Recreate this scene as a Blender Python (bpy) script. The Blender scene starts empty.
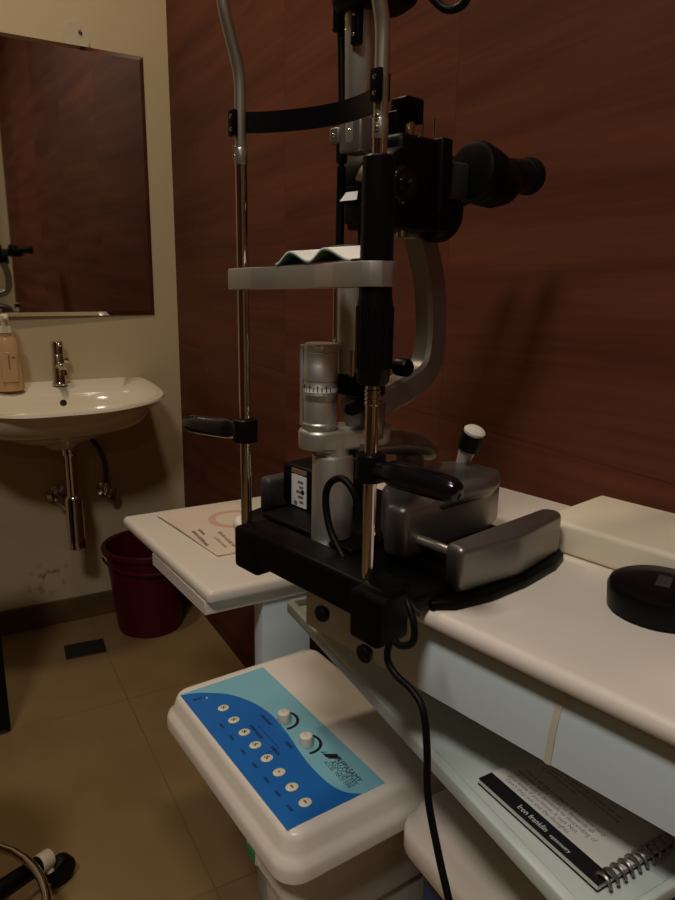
import bpy, bmesh, math, random
from mathutils import Vector, Matrix
random.seed(7)
PI = math.pi
scene = bpy.context.scene
COL = scene.collection

# ------------------------------------------------------------------ materials
def new_mat(name):
    m = bpy.data.materials.new(name); m.use_nodes = True
    nt = m.node_tree; b = nt.nodes['Principled BSDF']
    return m, nt, b

def mat(name, col, rough=.5, metal=0., spec=.5, bump=0., bscale=300., var=0., vscale=8., trans=0., coat=0., ior=1.45):
    m, nt, b = new_mat(name)
    b.inputs['Base Color'].default_value = (*col, 1)
    b.inputs['Roughness'].default_value = rough
    b.inputs['Metallic'].default_value = metal
    b.inputs['Specular IOR Level'].default_value = spec
    b.inputs['Transmission Weight'].default_value = trans
    b.inputs['Coat Weight'].default_value = coat
    b.inputs['IOR'].default_value = ior
    tc = nt.nodes.new('ShaderNodeTexCoord')
    if var > 0:
        n = nt.nodes.new('ShaderNodeTexNoise'); n.inputs['Scale'].default_value = vscale; n.inputs['Detail'].default_value = 5
        nt.links.new(tc.outputs['Object'], n.inputs['Vector'])
        r = nt.nodes.new('ShaderNodeValToRGB')
        r.color_ramp.elements[0].position = .3; r.color_ramp.elements[1].position = .7
        r.color_ramp.elements[0].color = (*[c * (1 - var) for c in col], 1)
        r.color_ramp.elements[1].color = (*[min(1, c * (1 + var)) for c in col], 1)
        nt.links.new(n.outputs['Fac'], r.inputs['Fac']); nt.links.new(r.outputs['Color'], b.inputs['Base Color'])
    if bump > 0:
        n = nt.nodes.new('ShaderNodeTexNoise'); n.inputs['Scale'].default_value = bscale; n.inputs['Detail'].default_value = 3
        nt.links.new(tc.outputs['Object'], n.inputs['Vector'])
        bp = nt.nodes.new('ShaderNodeBump'); bp.inputs['Strength'].default_value = bump; bp.inputs['Distance'].default_value = .002
        nt.links.new(n.outputs['Fac'], bp.inputs['Height']); nt.links.new(bp.outputs['Normal'], b.inputs['Normal'])
    return m

def wood_mat():
    m, nt, b = new_mat('wood_laminate')
    N, L = nt.nodes.new, nt.links.new
    tc = N('ShaderNodeTexCoord'); sep = N('ShaderNodeSeparateXYZ'); L(tc.outputs['Object'], sep.inputs[0])
    def mt(op, a, bb=None):
        n = N('ShaderNodeMath'); n.operation = op
        for i, v in enumerate((a, bb)):
            if v is None: continue
            if isinstance(v, (int, float)): n.inputs[i].default_value = v
            else: L(v, n.inputs[i])
        return n.outputs[0]
    # long sheets .62 m wide; the grain of each runs a little off the horizontal
    pid = mt('FLOOR', mt('DIVIDE', mt('ADD', sep.outputs[1], 50 * .62 - .94), .62))
    row = mt('FLOOR', mt('DIVIDE', mt('ADD', sep.outputs[2], -.97 + 1.2), 1.2))
    wn = N('ShaderNodeTexWhiteNoise'); wn.noise_dimensions = '2D'
    cv = N('ShaderNodeCombineXYZ'); L(pid, cv.inputs[0]); L(row, cv.inputs[1]); L(cv.outputs[0], wn.inputs['Vector'])
    off = mt('MULTIPLY', wn.outputs['Value'], 9.0)
    zz = mt('ADD', mt('ADD', sep.outputs[2], off), mt('MULTIPLY', sep.outputs[1], .03))
    gv = N('ShaderNodeCombineXYZ'); L(mt('MULTIPLY', sep.outputs[1], .9), gv.inputs[1]); L(mt('MULTIPLY', zz, 13.), gv.inputs[2]); L(off, gv.inputs[0])
    n1 = N('ShaderNodeTexNoise'); n1.inputs['Scale'].default_value = 1.3; n1.inputs['Detail'].default_value = 6; n1.inputs['Roughness'].default_value = .55
    L(gv.outputs[0], n1.inputs['Vector'])
    gv2 = N('ShaderNodeCombineXYZ'); L(mt('MULTIPLY', sep.outputs[1], 3.), gv2.inputs[1]); L(mt('MULTIPLY', zz, 120.), gv2.inputs[2])
    n2 = N('ShaderNodeTexNoise'); n2.inputs['Scale'].default_value = 1.; n2.inputs['Detail'].default_value = 4
    L(gv2.outputs[0], n2.inputs['Vector'])
    f = mt('ADD', mt('MULTIPLY', n1.outputs['Fac'], .8), mt('MULTIPLY', n2.outputs['Fac'], .25))
    r = N('ShaderNodeValToRGB'); e = r.color_ramp.elements
    e[0].position = .36; e[0].color = (.075, .021, .012, 1); e[1].position = .68; e[1].color = (.145, .046, .024, 1)
    x = e.new(.5); x.color = (.106, .032, .017, 1)
    L(f, r.inputs['Fac'])
    # seams between sheets
    fy = mt('FRACT', mt('DIVIDE', mt('ADD', sep.outputs[1], 50 * .62 - .94), .62))
    fz = mt('FRACT', mt('DIVIDE', mt('ADD', sep.outputs[2], -.97 + 1.2), 1.2))
    dy = mt('MULTIPLY', mt('MINIMUM', fy, mt('SUBTRACT', 1., fy)), .62)
    dz = mt('MULTIPLY', mt('MINIMUM', fz, mt('SUBTRACT', 1., fz)), 1.2)
    seam = mt('LESS_THAN', mt('MINIMUM', dy, dz), .0012)
    tone = mt('ADD', mt('MULTIPLY', wn.outputs['Value'], .25), .88)
    mx = N('ShaderNodeMix'); mx.data_type = 'RGBA'; mx.blend_type = 'MULTIPLY'; mx.inputs['Factor'].default_value = 1
    tv = N('ShaderNodeCombineXYZ'); [L(tone, tv.inputs[i]) for i in range(3)]
    L(r.outputs['Color'], mx.inputs['A']); L(tv.outputs[0], mx.inputs['B'])
    m2 = N('ShaderNodeMix'); m2.data_type = 'RGBA'; L(mt('MULTIPLY', seam, .55), m2.inputs['Factor']); L(mx.outputs['Result'], m2.inputs['A']); m2.inputs['B'].default_value = (.05, .018, .01, 1)
    L(m2.outputs['Result'], b.inputs['Base Color'])
    b.inputs['Roughness'].default_value = .6; b.inputs['Specular IOR Level'].default_value = .14
    return m

def tile_mat(name, c1, c2, size, ox, oy, rough, seamcol):
    m, nt, b = new_mat(name); N, L = nt.nodes.new, nt.links.new
    tc = N('ShaderNodeTexCoord'); mp = N('ShaderNodeMapping'); L(tc.outputs['Object'], mp.inputs['Vector']); mp.inputs['Location'].default_value = (ox, oy, 0)
    br = N('ShaderNodeTexBrick'); br.offset = 0; br.inputs['Scale'].default_value = 1; br.inputs['Brick Width'].default_value = size; br.inputs['Row Height'].default_value = size
    br.inputs['Mortar Size'].default_value = .0022; br.inputs['Mortar Smooth'].default_value = .2
    L(mp.outputs[0], br.inputs['Vector'])
    n = N('ShaderNodeTexNoise'); n.inputs['Scale'].default_value = 5; n.inputs['Detail'].default_value = 7; n.inputs['Distortion'].default_value = .8; L(tc.outputs['Object'], n.inputs['Vector'])
    r = N('ShaderNodeValToRGB'); r.color_ramp.elements[0].position = .3; r.color_ramp.elements[0].color = (*c1, 1); r.color_ramp.elements[1].position = .7; r.color_ramp.elements[1].color = (*c2, 1)
    L(n.outputs['Fac'], r.inputs['Fac']); L(r.outputs['Color'], br.inputs['Color1']); L(r.outputs['Color'], br.inputs['Color2']); br.inputs['Mortar'].default_value = (*seamcol, 1)
    L(br.outputs['Color'], b.inputs['Base Color']); b.inputs['Roughness'].default_value = rough
    return m

def wall_mat():
    # cream paint with faint grime and one damp stain low under the basin
    m, nt, b = new_mat('cream_paint'); N, L = nt.nodes.new, nt.links.new
    tc = N('ShaderNodeTexCoord'); n = N('ShaderNodeTexNoise'); n.inputs['Scale'].default_value = 2.2; n.inputs['Detail'].default_value = 6; L(tc.outputs['Object'], n.inputs['Vector'])
    r = N('ShaderNodeValToRGB'); r.color_ramp.elements[0].color = (.50, .405, .255, 1); r.color_ramp.elements[1].color = (.56, .455, .29, 1); L(n.outputs['Fac'], r.inputs['Fac'])
    mp = N('ShaderNodeMapping'); mp.inputs['Location'].default_value = (-.24, 0, -.17); L(tc.outputs['Object'], mp.inputs['Vector'])
    mp2 = N('ShaderNodeVectorMath'); mp2.operation = 'MULTIPLY'; mp2.inputs[1].default_value = (9, 0, 13); L(mp.outputs[0], mp2.inputs[0])
    ln = N('ShaderNodeVectorMath'); ln.operation = 'LENGTH'; L(mp2.outputs[0], ln.inputs[0])
    n2 = N('ShaderNodeTexNoise'); n2.inputs['Scale'].default_value = 40; n2.inputs['Detail'].default_value = 6; L(tc.outputs['Object'], n2.inputs['Vector'])
    a = N('ShaderNodeMapRange'); a.inputs['From Min'].default_value = 1.; a.inputs['From Max'].default_value = .2; L(ln.outputs['Value'], a.inputs['Value'])
    s = N('ShaderNodeMapRange'); s.inputs['From Min'].default_value = .52; s.inputs['From Max'].default_value = .66; L(n2.outputs['Fac'], s.inputs['Value'])
    mu = N('ShaderNodeMath'); mu.operation = 'MULTIPLY'; L(a.outputs[0], mu.inputs[0]); L(s.outputs[0], mu.inputs[1])
    mx = N('ShaderNodeMix'); mx.data_type = 'RGBA'; L(mu.outputs[0], mx.inputs['Factor']); L(r.outputs['Color'], mx.inputs['A']); mx.inputs['B'].default_value = (.2, .15, .09, 1)
    L(mx.outputs['Result'], b.inputs['Base Color']); b.inputs['Roughness'].default_value = .55
    return m

M = {}
M['wood'] = wood_mat()
M['floor'] = tile_mat('tan_floor_tile', (.235, .152, .066), (.285, .19, .085), .74, .37, .36, .3, (.2, .13, .06))
M['skirt'] = mat('brown_skirting_tile', (.12, .068, .03), .4, var=.2, vscale=12)
M['paint'] = wall_mat()
M['ceil'] = mat('ceiling_paint', (.7, .66, .58), .8)
M['lam'] = mat('cream_white_laminate', (.74, .68, .60), .38, var=.03, vscale=5)
M['steelw'] = mat('pale_blue_grey_enamel', (.60, .70, .74), .3, spec=.5)
M['traym'] = mat('grey_white_tray_enamel', (.58, .66, .62), .35)
M['boxw'] = mat('white_moulded_plastic', (.80, .745, .66), .28, var=.02)
M['silver'] = mat('silver_grey_lacquer', (.56, .54, .49), .40, metal=.82, bump=.08, bscale=900)
M['gunmetal'] = mat('dark_silver_lacquer', (.27, .252, .23), .38, metal=.85, bump=.08, bscale=900)
M['satin'] = mat('satin_tube_metal', (.56, .54, .47), .3, metal=.9)
M['chrome'] = mat('polished_chrome', (.66, .63, .58), .09, metal=1)
M['brass'] = mat('brass_ring', (.62, .46, .22), .25, metal=1)
M['black'] = mat('black_plastic', (.0025, .0025, .003), .36, spec=.2)
M['blackm'] = mat('black_lacquer', (.0018, .0018, .002), .45, spec=.14)
M['gloss'] = mat('gloss_black', (.005, .005, .006), .15, spec=.4)
M['rubber'] = mat('black_rubber', (.003, .003, .0035), .5, spec=.2)
M['charcoal'] = mat('charcoal_grey', (.04, .04, .038), .5)
M['ceramic'] = mat('white_ceramic', (.80, .73, .58), .13)
M['mirror'] = mat('aged_mirror_silver', (.62, .60, .55), .025, metal=1)
M['edge'] = mat('glass_edge', (.55, .58, .5), .1, metal=.6)
M['dark'] = mat('dark_hole', (.01, .008, .006), .8)
M['darkgrey'] = mat('dark_grey_plastic', (.022, .022, .022), .5)
M['clear'] = mat('clear_plastic', (.80, .76, .66), .12)
M['clear'].node_tree.nodes['Principled BSDF'].inputs['Alpha'].default_value = .22
M['bucket'] = mat('maroon_plastic', (.075, .004, .008), .4, spec=.3)
M['blue'] = mat('royal_blue_print', (.012, .15, .52), .3)
M['teal'] = mat('pale_teal_print', (.23, .53, .64), .3)
M['navy'] = mat('navy_print', (.008, .05, .2), .35)
M['ink'] = mat('black_ink', (.012, .012, .014), .4)
M['button'] = mat('cream_button', (.78, .74, .56), .35)
M['knobw'] = mat('white_knob', (.80, .74, .62), .35)
M['unitblue'] = mat('dark_blue_enamel', (.012, .045, .19), .35)
M['green'] = mat('green_rocker', (.02, .22, .07), .3)
M['paper'] = mat('white_page', (.66, .65, .60), .7)
M['papert'] = mat('grey_type', (.16, .155, .15), .7)
M['white'] = mat('white_type', (.72, .72, .70), .6)
M['broch'] = mat('beige_flyer', (.76, .64, .53), .55, var=.04)
M['pink'] = mat('faded_pink_print', (.66, .42, .34), .55)
M['brown'] = mat('brown_type', (.22, .13, .08), .6)
M['tissue'] = mat('white_tissue', (.82, .79, .72), .85)
M['tgreen'] = mat('green_tissue_backing', (.10, .22, .165), .8)
M['soap'] = mat('amber_soap', (.85, .56, .30), .15, trans=.4)
M['pump'] = mat('cream_pump', (.78, .72, .58), .35)
M['sticker'] = mat('white_label', (.75, .75, .72), .5)
M['grate'] = mat('black_iron', (.012, .011, .01), .6)
M['riser'] = mat('beige_board', (.78, .71, .55), .5, var=.04)
M['seam'] = mat('yellowed_tape', (.60, .58, .45), .4)
M['creamp'] = mat('cream_plastic', (.60, .53, .38), .5)

# ------------------------------------------------------------------ mesh builder
def frame_to(axis):
    axis = Vector(axis).normalized()
    return axis.to_track_quat('Z', 'Y').to_matrix()

class MB:
    def __init__(s): s.v = []; s.f = []; s.mi = []; s.ms = []
    def mid(s, m):
        if m not in s.ms: s.ms.append(m)
        return s.ms.index(m)
    def add(s, vs, fs, m):
        o = len(s.v); k = s.mid(m)
        s.v += [tuple(v) for v in vs]; s.f += [tuple(i + o for i in f) for f in fs]; s.mi += [k] * len(fs)
        return s
    def addbm(s, bm, m):
        bm.verts.ensure_lookup_table()
        for i, v in enumerate(bm.verts): v.index = i
        s.add([v.co.copy() for v in bm.verts], [[v.index for v in f.verts] for f in bm.faces], m); bm.free(); return s
    def box(s, x0, x1, y0, y1, z0, z1, m, bev=0., seg=3, T=None):
        bm = bmesh.new(); bmesh.ops.create_cube(bm, size=1)
        bmesh.ops.scale(bm, vec=(x1 - x0, y1 - y0, z1 - z0), verts=bm.verts)
        bmesh.ops.translate(bm, vec=((x0 + x1) / 2, (y0 + y1) / 2, (z0 + z1) / 2), verts=bm.verts)
        if bev: bmesh.ops.bevel(bm, geom=bm.edges[:], offset=bev, segments=seg, profile=.5, affect='EDGES')
        if T is not None: bmesh.ops.transform(bm, matrix=T, verts=bm.verts)
        return s.addbm(bm, m)
    def prism(s, poly, z0, z1, m, bev=0., seg=3, T=None, vbev=True):
        bm = bmesh.new(); n = len(poly)
        a = [bm.verts.new((p[0], p[1], z0)) for p in poly]; b = [bm.verts.new((p[0], p[1], z1)) for p in poly]
        bm.faces.new(a[::-1]); bm.faces.new(b)
        for i in range(n): bm.faces.new((a[i], a[(i + 1) % n], b[(i + 1) % n], b[i]))
        bmesh.ops.recalc_face_normals(bm, faces=bm.faces)
        if bev:
            ed = [e for e in bm.edges if vbev or abs(e.verts[0].co.z - e.verts[1].co.z) < 1e-6]
            bmesh.ops.bevel(bm, geom=ed, offset=bev, segments=seg, profile=.5, affect='EDGES')
        if T is not None: bmesh.ops.transform(bm, matrix=T, verts=bm.verts)
        return s.addbm(bm, m)
    def rings(s, rings, m, cap0=True, cap1=True, closed=True):
        n = len(rings[0]); fs = []
        for i in range(len(rings) - 1):
            for j in range(n if closed else n - 1):
                k = (j + 1) % n
                fs.append((i * n + j, i * n + k, (i + 1) * n + k, (i + 1) * n + j))
        if cap0: fs.append(tuple(range(n))[::-1])
        if cap1: fs.append(tuple((len(rings) - 1) * n + j for j in range(n)))
        return s.add([p for r in rings for p in r], fs, m)
    def lathe(s, p0, axis, prof, m, n=28, sx=1., sy=1.):
        Q = frame_to(axis); p0 = Vector(p0); rs = []
        for t, r in prof:
            rs.append([p0 + Q @ Vector((r * sx * math.cos(2 * PI * j / n), r * sy * math.sin(2 * PI * j / n), t)) for j in range(n)])
        return s.rings(rs, m)
    def cyl(s, p0, p1, r, m, r1=None, n=24, ch=0.):
        p0, p1 = Vector(p0), Vector(p1); L = (p1 - p0).length; r1 = r if r1 is None else r1
        c = min(ch, r * .9, r1 * .9, L / 2)
        prof = [(0, r - c), (c * .3, r - c * .3), (c, r), (L - c, r1), (L - c * .3, r1 - c * .3), (L, r1 - c)] if c else [(0, r), (L, r1)]
        return s.lathe(p0, p1 - p0, prof, m, n)
    def tube(s, pts, r, m, n=12, sub=6, smooth=True):
        P = [Vector(p) for p in pts]
        if smooth and len(P) > 2: P = catmull(P, sub)
        rr = r if callable(r) else (lambda t: r)
        rs = []; up = None
        for i, p in enumerate(P):
            t = (P[min(i + 1, len(P) - 1)] - P[max(i - 1, 0)]).normalized()
            if up is None: up = t.orthogonal().normalized()
            up = (up - t * up.dot(t)).normalized(); w = t.cross(up)
            q = rr(i / (len(P) - 1))
            rs.append([p + (up * math.cos(2 * PI * j / n) + w * math.sin(2 * PI * j / n)) * q for j in range(n)])
        return s.rings(rs, m)
    def ribbon(s, pts, side, wid, th, m, sub=8, rnd=.0):
        """rectangular bar swept along pts; wid along 'side', th across it"""
        P = [Vector(p) for p in pts]
        if len(P) > 2: P = catmull(P, sub)
        side = Vector(side).normalized(); rs = []
        for i, p in enumerate(P):
            t = (P[min(i + 1, len(P) - 1)] - P[max(i - 1, 0)]).normalized()
            nn = t.cross(side).normalized(); a, b = wid / 2, th / 2; c = rnd
            sec = [(-a + c, -b), (a - c, -b), (a, -b + c), (a, b - c), (a - c, b), (-a + c, b), (-a, b - c), (-a, -b + c)] if c else [(-a, -b), (a, -b), (a, b), (-a, b)]
            rs.append([p + side * x + nn * y for x, y in sec])
        return s.rings(rs, m)
    def sphere(s, c, r, m, n=20, sc=(1, 1, 1)):
        bm = bmesh.new(); bmesh.ops.create_uvsphere(bm, u_segments=n, v_segments=n // 2 + 2, radius=r)
        for v in bm.verts: v.co = Vector((v.co.x * sc[0], v.co.y * sc[1], v.co.z * sc[2])) + Vector(c)
        return s.addbm(bm, m)
    def text(s, body, size, T, m, ext=.0002, align='LEFT', sx=1.):
        cu = bpy.data.curves.new('t', 'FONT'); cu.body = body; cu.size = size; cu.extrude = ext; cu.align_x = align; cu.resolution_u = 2
        o = bpy.data.objects.new('t', cu); COL.objects.link(o)
        bpy.context.view_layer.update()
        me = bpy.data.meshes.new_from_object(o.evaluated_get(bpy.context.evaluated_depsgraph_get()))
        s.add([T @ Vector((v.co.x * sx, v.co.y, v.co.z)) for v in me.vertices], [tuple(p.vertices) for p in me.polygons], m)
        bpy.data.objects.remove(o); bpy.data.curves.remove(cu); bpy.data.meshes.remove(me); return s
    def build(s, name, parent=None, smooth=38, label=None, kind=None):
        me = bpy.data.meshes.new(name); me.from_pydata(s.v, [], s.f)
        for m in s.ms: me.materials.append(M[m])
        me.polygons.foreach_set('material_index', s.mi)
        bm = bmesh.new(); bm.from_mesh(me); bmesh.ops.remove_doubles(bm, verts=bm.verts, dist=1e-6); bmesh.ops.recalc_face_normals(bm, faces=bm.faces); bm.to_mesh(me); bm.free()
        if smooth:
            me.polygons.foreach_set('use_smooth', [True] * len(me.polygons)); me.set_sharp_from_angle(angle=math.radians(smooth))
        me.update()
        o = bpy.data.objects.new(name, me); COL.objects.link(o)
        if parent is not None: o.parent = parent
        if label: o['label'] = label
        if kind: o['kind'] = kind
        return o

def catmull(P, sub):
    out = []
    for i in range(len(P) - 1):
        p0 = P[i - 1] if i else P[0] * 2 - P[1]; p1, p2 = P[i], P[i + 1]; p3 = P[i + 2] if i + 2 < len(P) else P[-1] * 2 - P[-2]
        for k in range(sub):
            t = k / sub
            out.append(.5 * ((2 * p1) + (p2 - p0) * t + (2 * p0 - 5 * p1 + 4 * p2 - p3) * t * t + (3 * p1 - p0 - 3 * p2 + p3) * t ** 3))
    out.append(P[-1]); return out

def thing(name, label, cat, loc=(0, 0, 0), rz=0., group=None):
    o = bpy.data.objects.new(name, None); COL.objects.link(o); o.empty_display_size = .05
    o.location = loc; o.rotation_euler = (0, 0, rz); o['label'] = label; o['category'] = cat
    if group: o['group'] = group
    return o

def tag(o, label, cat, loc=None, rz=None):
    o['label'] = label; o['category'] = cat
    if loc is not None: o.location = loc
    if rz is not None: o.rotation_euler = (0, 0, rz)
    return o

def rrect(x0, x1, y0, y1, r, z, n=6):
    pts = []
    for cx, cy, a0 in ((x1 - r, y1 - r, 0), (x0 + r, y1 - r, PI / 2), (x0 + r, y0 + r, PI), (x1 - r, y0 + r, 3 * PI / 2)):
        for k in range(n + 1):
            a = a0 + PI / 2 * k / n; pts.append(Vector((cx + r * math.cos(a), cy + r * math.sin(a), z)))
    return pts

# ------------------------------------------------------------------ the room
WA, WB = 2.44, .735          # planes of the cream basin wall and of the wood wall
XL, YB, HC = -2.9, -4.35, 2.75
MB().box(XL - .1, WB + .1, YB - .1, WA + .1, -.1, 0, 'floor').build('floor', smooth=0, kind='structure')
MB().box(XL - .1, WB + .1, YB - .1, WA + .1, HC, HC + .1, 'ceil').build('ceiling', smooth=0, kind='structure')
MB().box(XL - .1, WB + .1, WA, WA + .1, 0, HC, 'paint').build('wall_left', smooth=0, kind='structure')
mb = MB(); mb.box(WB, WB + .1, -.74, WA, 0, HC, 'wood'); mb.box(WB + .002, WB + .1, YB - .1, -.74, 0, HC, 'paint'); mb.build('wall_right', smooth=0, kind='structure')
MB().box(XL - .1, XL, YB, WA, 0, HC, 'wood').build('wall_far_side', smooth=0, kind='structure')
MB().box(XL - .1, WB, YB - .1, YB, 0, HC, 'paint').build('wall_back', smooth=0, kind='structure')
MB().box(XL, WB, WA - .012, WA, 0, .086, 'skirt', .002, 2).build('baseboard_left', smooth=0, kind='structure')

# ------------------------------------------------------------------ mirror and hook disc
mb = MB()
x0, x1, z0, z1, yf, bw = -.02, .653, 1.066, 1.866, WA - .008, .012
sk = .036
f = [(x0, yf + .004 - sk * (x1 - x0), z0), (x1, yf + .004, z0), (x1, yf + .004, z1), (x0, yf + .004 - sk * (x1 - x0), z1)]
g = [(x0 + bw, yf - sk * (x1 - x0 - bw), z0 + bw), (x1 - bw, yf - sk * bw, z0 + bw), (x1 - bw, yf - sk * bw, z1 - bw), (x0 + bw, yf - sk * (x1 - x0 - bw), z1 - bw)]
bk = [(p[0], WA - .0005, p[2]) for p in f]
mb.add(f + g, [(0, 1, 5, 4), (1, 2, 6, 5), (2, 3, 7, 6), (3, 0, 4, 7), (4, 5, 6, 7)], 'mirror')
mb.add(f + bk, [(0, 1, 5, 4), (1, 2, 6, 5), (2, 3, 7, 6), (3, 0, 4, 7), (4, 5, 6, 7)], 'edge')
tag(mb.build('mirror', smooth=0), 'frameless rectangular mirror on the cream wall above the white basin', 'mirror')

t = thing('suction_hook', 'round clear plastic suction disc stuck on the cream wall above the mirror', 'hook', (.455, WA, 1.895))
MB().lathe((0, -.0005, 0), (0, -1, 0), [(0, .041), (.001, .042), (.003, .041), (.0035, .036), (.002, .03), (.0025, .004), (.0025, .001)], 'clear', 36).build('disc', t)
MB().lathe((.012, -.002, .012), (0, -1, 0), [(0, .006), (.006, .005), (.008, .003)], 'brown', 14).build('centre_pin', t, label='small dark brown pin')
MB().tube([(.036, -.004, -.02), (.043, -.006, -.036), (.044, -.005, -.05)], .0012, 'charcoal', 6).build('wire_hook', t)

# ------------------------------------------------------------------ wash basin
def basin_outline(z_off=0., k=1., n=64, cx=.28, cy=2.25):
    key = [(.28, 1.978), (.16, 1.99), (.05, 2.065), (-.005, 2.16), (-.02, 2.27), (-.022, 2.36), (-.012, 2.432), (.05, 2.4395), (.16, 2.4395), (.28, 2.4395), (.40, 2.4395), (.51, 2.4395), (.588, 2.432), (.604, 2.36), (.606, 2.25), (.592, 2.14), (.53, 2.055), (.41, 1.992)]
    P = [Vector((a, b, 0)) for a, b in key]; P = P[-1:] + P + P[:2]; c = catmull(P, 5)[5:-6]
    out = []
    for p in c:
        z = .83 + .025 * max(0, min(1, (p.y - 1.98) / .46))
        out.append((p.x, min(p.y, WA - .0005), z))
    return out
OUT = basin_outline()
def shrink(ks, cy, z, ko=None, cap=None):
    r = []
    for x, y, zz in OUT:
        nx, ny = .28 + (x - .28) * ks, cy + (y - cy) * (ko or ks)
        r.append(Vector((nx, ny, z(zz) if callable(z) else z)))
    return r
bs = thing('wash_basin', 'white ceramic wall-hung wash basin under the mirror', 'basin', (0, 0, 0))
mb = MB()
NN = len(OUT)
inner = []
def ell(rx, ry, cx, cy, z):
    r = []
    for x, y, zz in OUT:
        a = math.atan2((y - 2.21) / .235, (x - .28) / .3)
        e = .82 if abs(math.cos(a)) > 0 else 1
        ca, sa = math.cos(a), math.sin(a)
        r.append(Vector((cx + rx * math.copysign(abs(ca) ** e, ca), cy + ry * math.copysign(abs(sa) ** e, sa), z)))
    return r
rs = [ell(.04, .04, .30, 2.27, .672), ell(.055, .055, .30, 2.27, .690)]
for ks, z, cyy in ((.42, .706, 2.29), (.62, .733, 2.31), (.80, .768, 2.33), (.92, .800, 2.38), (.985, .826, 2.44)):
    rs.append(shrink(ks, cyy, lambda zz, z=z: z + (zz - .83) * .5))
rs.append(shrink(1., 2.44, lambda zz: zz - .006)); rs.append(shrink(.995, 2.44, lambda zz: zz))
rs.append(shrink(.97, 2.43, lambda zz: zz + .001))
rs.append(ell(.285, .163, .28, 2.163, .834)); rs.append(ell(.277, .156, .28, 2.163, .826)); rs.append(ell(.268, .148, .28, 2.165, .80)); rs.append(ell(.235, .125, .285, 2.175, .757)); rs.append(ell(.15, .085, .29, 2.19, .732)); rs.append(ell(.02, .018, .30, 2.22, .716))
mb.rings(rs, 'ceramic'); mb.build('bowl', bs, smooth=50)
MB().lathe((.320, 2.3135, .803), (0, -1, .25), [(-.004, .0105), (.001, .0105), (.0012, .0085)], 'dark', 18).build('overflow_hole', bs, label='dark overflow hole')
MB().lathe((.30, 2.22, .714), (0, 0, 1), [(0, .024), (.004, .022), (.005, .01)], 'chrome', 24).build('drain_cover', bs)
# faucet
t = thing('faucet', 'chrome single-lever faucet standing on the basin ledge', 'faucet', (.325, 2.39, .849))
MB().lathe((0, 0, 0), (0, 0, 1), [(0, .024), (.004, .024), (.007, .021), (.012, .0195), (.098, .019), (.10, .0175)], 'chrome', 28).build('body', t)
MB().lathe((0, 0, .101), (0, 0, 1), [(0, .0185), (.03, .019), (.038, .017), (.04, .012)], 'chrome', 28).box(-.006, .006, -.06, .0, .128, .138, 'chrome', .003).build('lever', t)
MB().tube([(0, -.01, .06), (0, -.05, .066), (0, -.095, .058)], lambda q: .013 - .002 * q, 'chrome', 16).lathe((0, -.093, .056), (0, 0, -1), [(0, .011), (.012, .011), (.013, .008)], 'chrome', 18).build('spout', t)
MB().lathe((.015, 0, .078), (1, 0, 0), [(0, .010), (.014, .010), (.017, .007)], 'chrome', 18).build('side_button', t)
# drain trap
t = thing('bottle_trap', 'chrome bottle trap pipe hanging below the wash basin', 'pipe', (.322, 2.27, .33))
MB().cyl((0, 0, .165), (0, 0, .3425), .0185, 'chrome', n=28).lathe((0, 0, .315), (0, 0, 1), [(0, .024), (.004, .026), (.02, .026), (.022, .024)], 'chrome').build('tail_pipe', t)
MB().lathe((0, 0, 0), (0, 0, 1), [(0, .022), (.004, .027), (.03, .028), (.034, .0265), (.17, .0265), (.178, .024), (.184, .0185)], 'chrome', 30).build('trap_cup', t)
MB().tube([(-.01, .0, .135), (-.02, .06, .138), (-.026, .165, .138)], .0145, 'chrome', 14).build('waste_arm', t)
MB().lathe((-.026, .1685, .138), (0, -1, 0), [(0, .036), (.004, .035), (.012, .022), (.016, .016)], 'chrome', 30).build('wall_flange', t)
t = thing('angle_valve', 'small chrome angle valve with hose on the wall right of the trap', 'valve', (.448, 2.44, .47))
MB().lathe((0, -.0005, 0), (0, -1, 0), [(0, .026), (.004, .025), (.009, .013), (.05, .012), (.052, .009)], 'chrome', 24).cyl((0, -.045, 0), (0, -.045, .035), .010, 'chrome', n=18).build('valve_body', t)
MB().lathe((.01, -.05, -.004), (.5, -1, 0), [(0, .012), (.012, .02), (.02, .02), (.024, .014)], 'chrome', 12).build('valve_handle', t)
MB().tube([(0, -.045, .03), (.0, -.05, .10), (-.02, -.07, .16), (-.045, -.095, .20), (-.055, -.105, .225)], .0075, 'charcoal', 10).build('supply_hose', t, label='dark flexible supply hose')
MB().lathe((.17, 2.30, .742), (0, -.25, -1), [(-.02, .012), (.01, .018), (.02, .02), (.026, .016)], 'charcoal', 20)
# soap bottle
t = thing('soap_dispenser', 'amber liquid soap bottle with cream pump standing at the left of the basin ledge', 'soap bottle', (.176, 2.345, .8475))
mb = MB(); prof = [(.0, .036, .030), (.004, .041, .034), (.05, .040, .033), (.11, .036, .030), (.148, .033, .028), (.16, .028, .024), (.165, .015, .015), (.175, .0145, .0145)]
mb.rings([[Vector((a * math.cos(2 * PI * j / 32), b * math.sin(2 * PI * j / 32), z)) for j in range(32)] for z, a, b in prof], 'soap'); mb.build('bottle', t)
MB().box(-.022, .022, -.0365, -.033, .03, .12, 'soap', .001, 1).box(-.002, .002, -.0372, -.036, .070, .112, 'brown').box(.008, .018, -.0372, -.036, .10, .106, 'brown').build('bottle_label', t)
MB().lathe((0, 0, .1751), (0, 0, 1), [(0, .019), (.018, .018), (.02, .01), (.035, .0095), (.036, .013), (.052, .012), (.056, .008)], 'pump', 24).box(-.008, .008, -.045, 0, .217, .228, 'pump', .003).build('pump_head', t)

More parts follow.
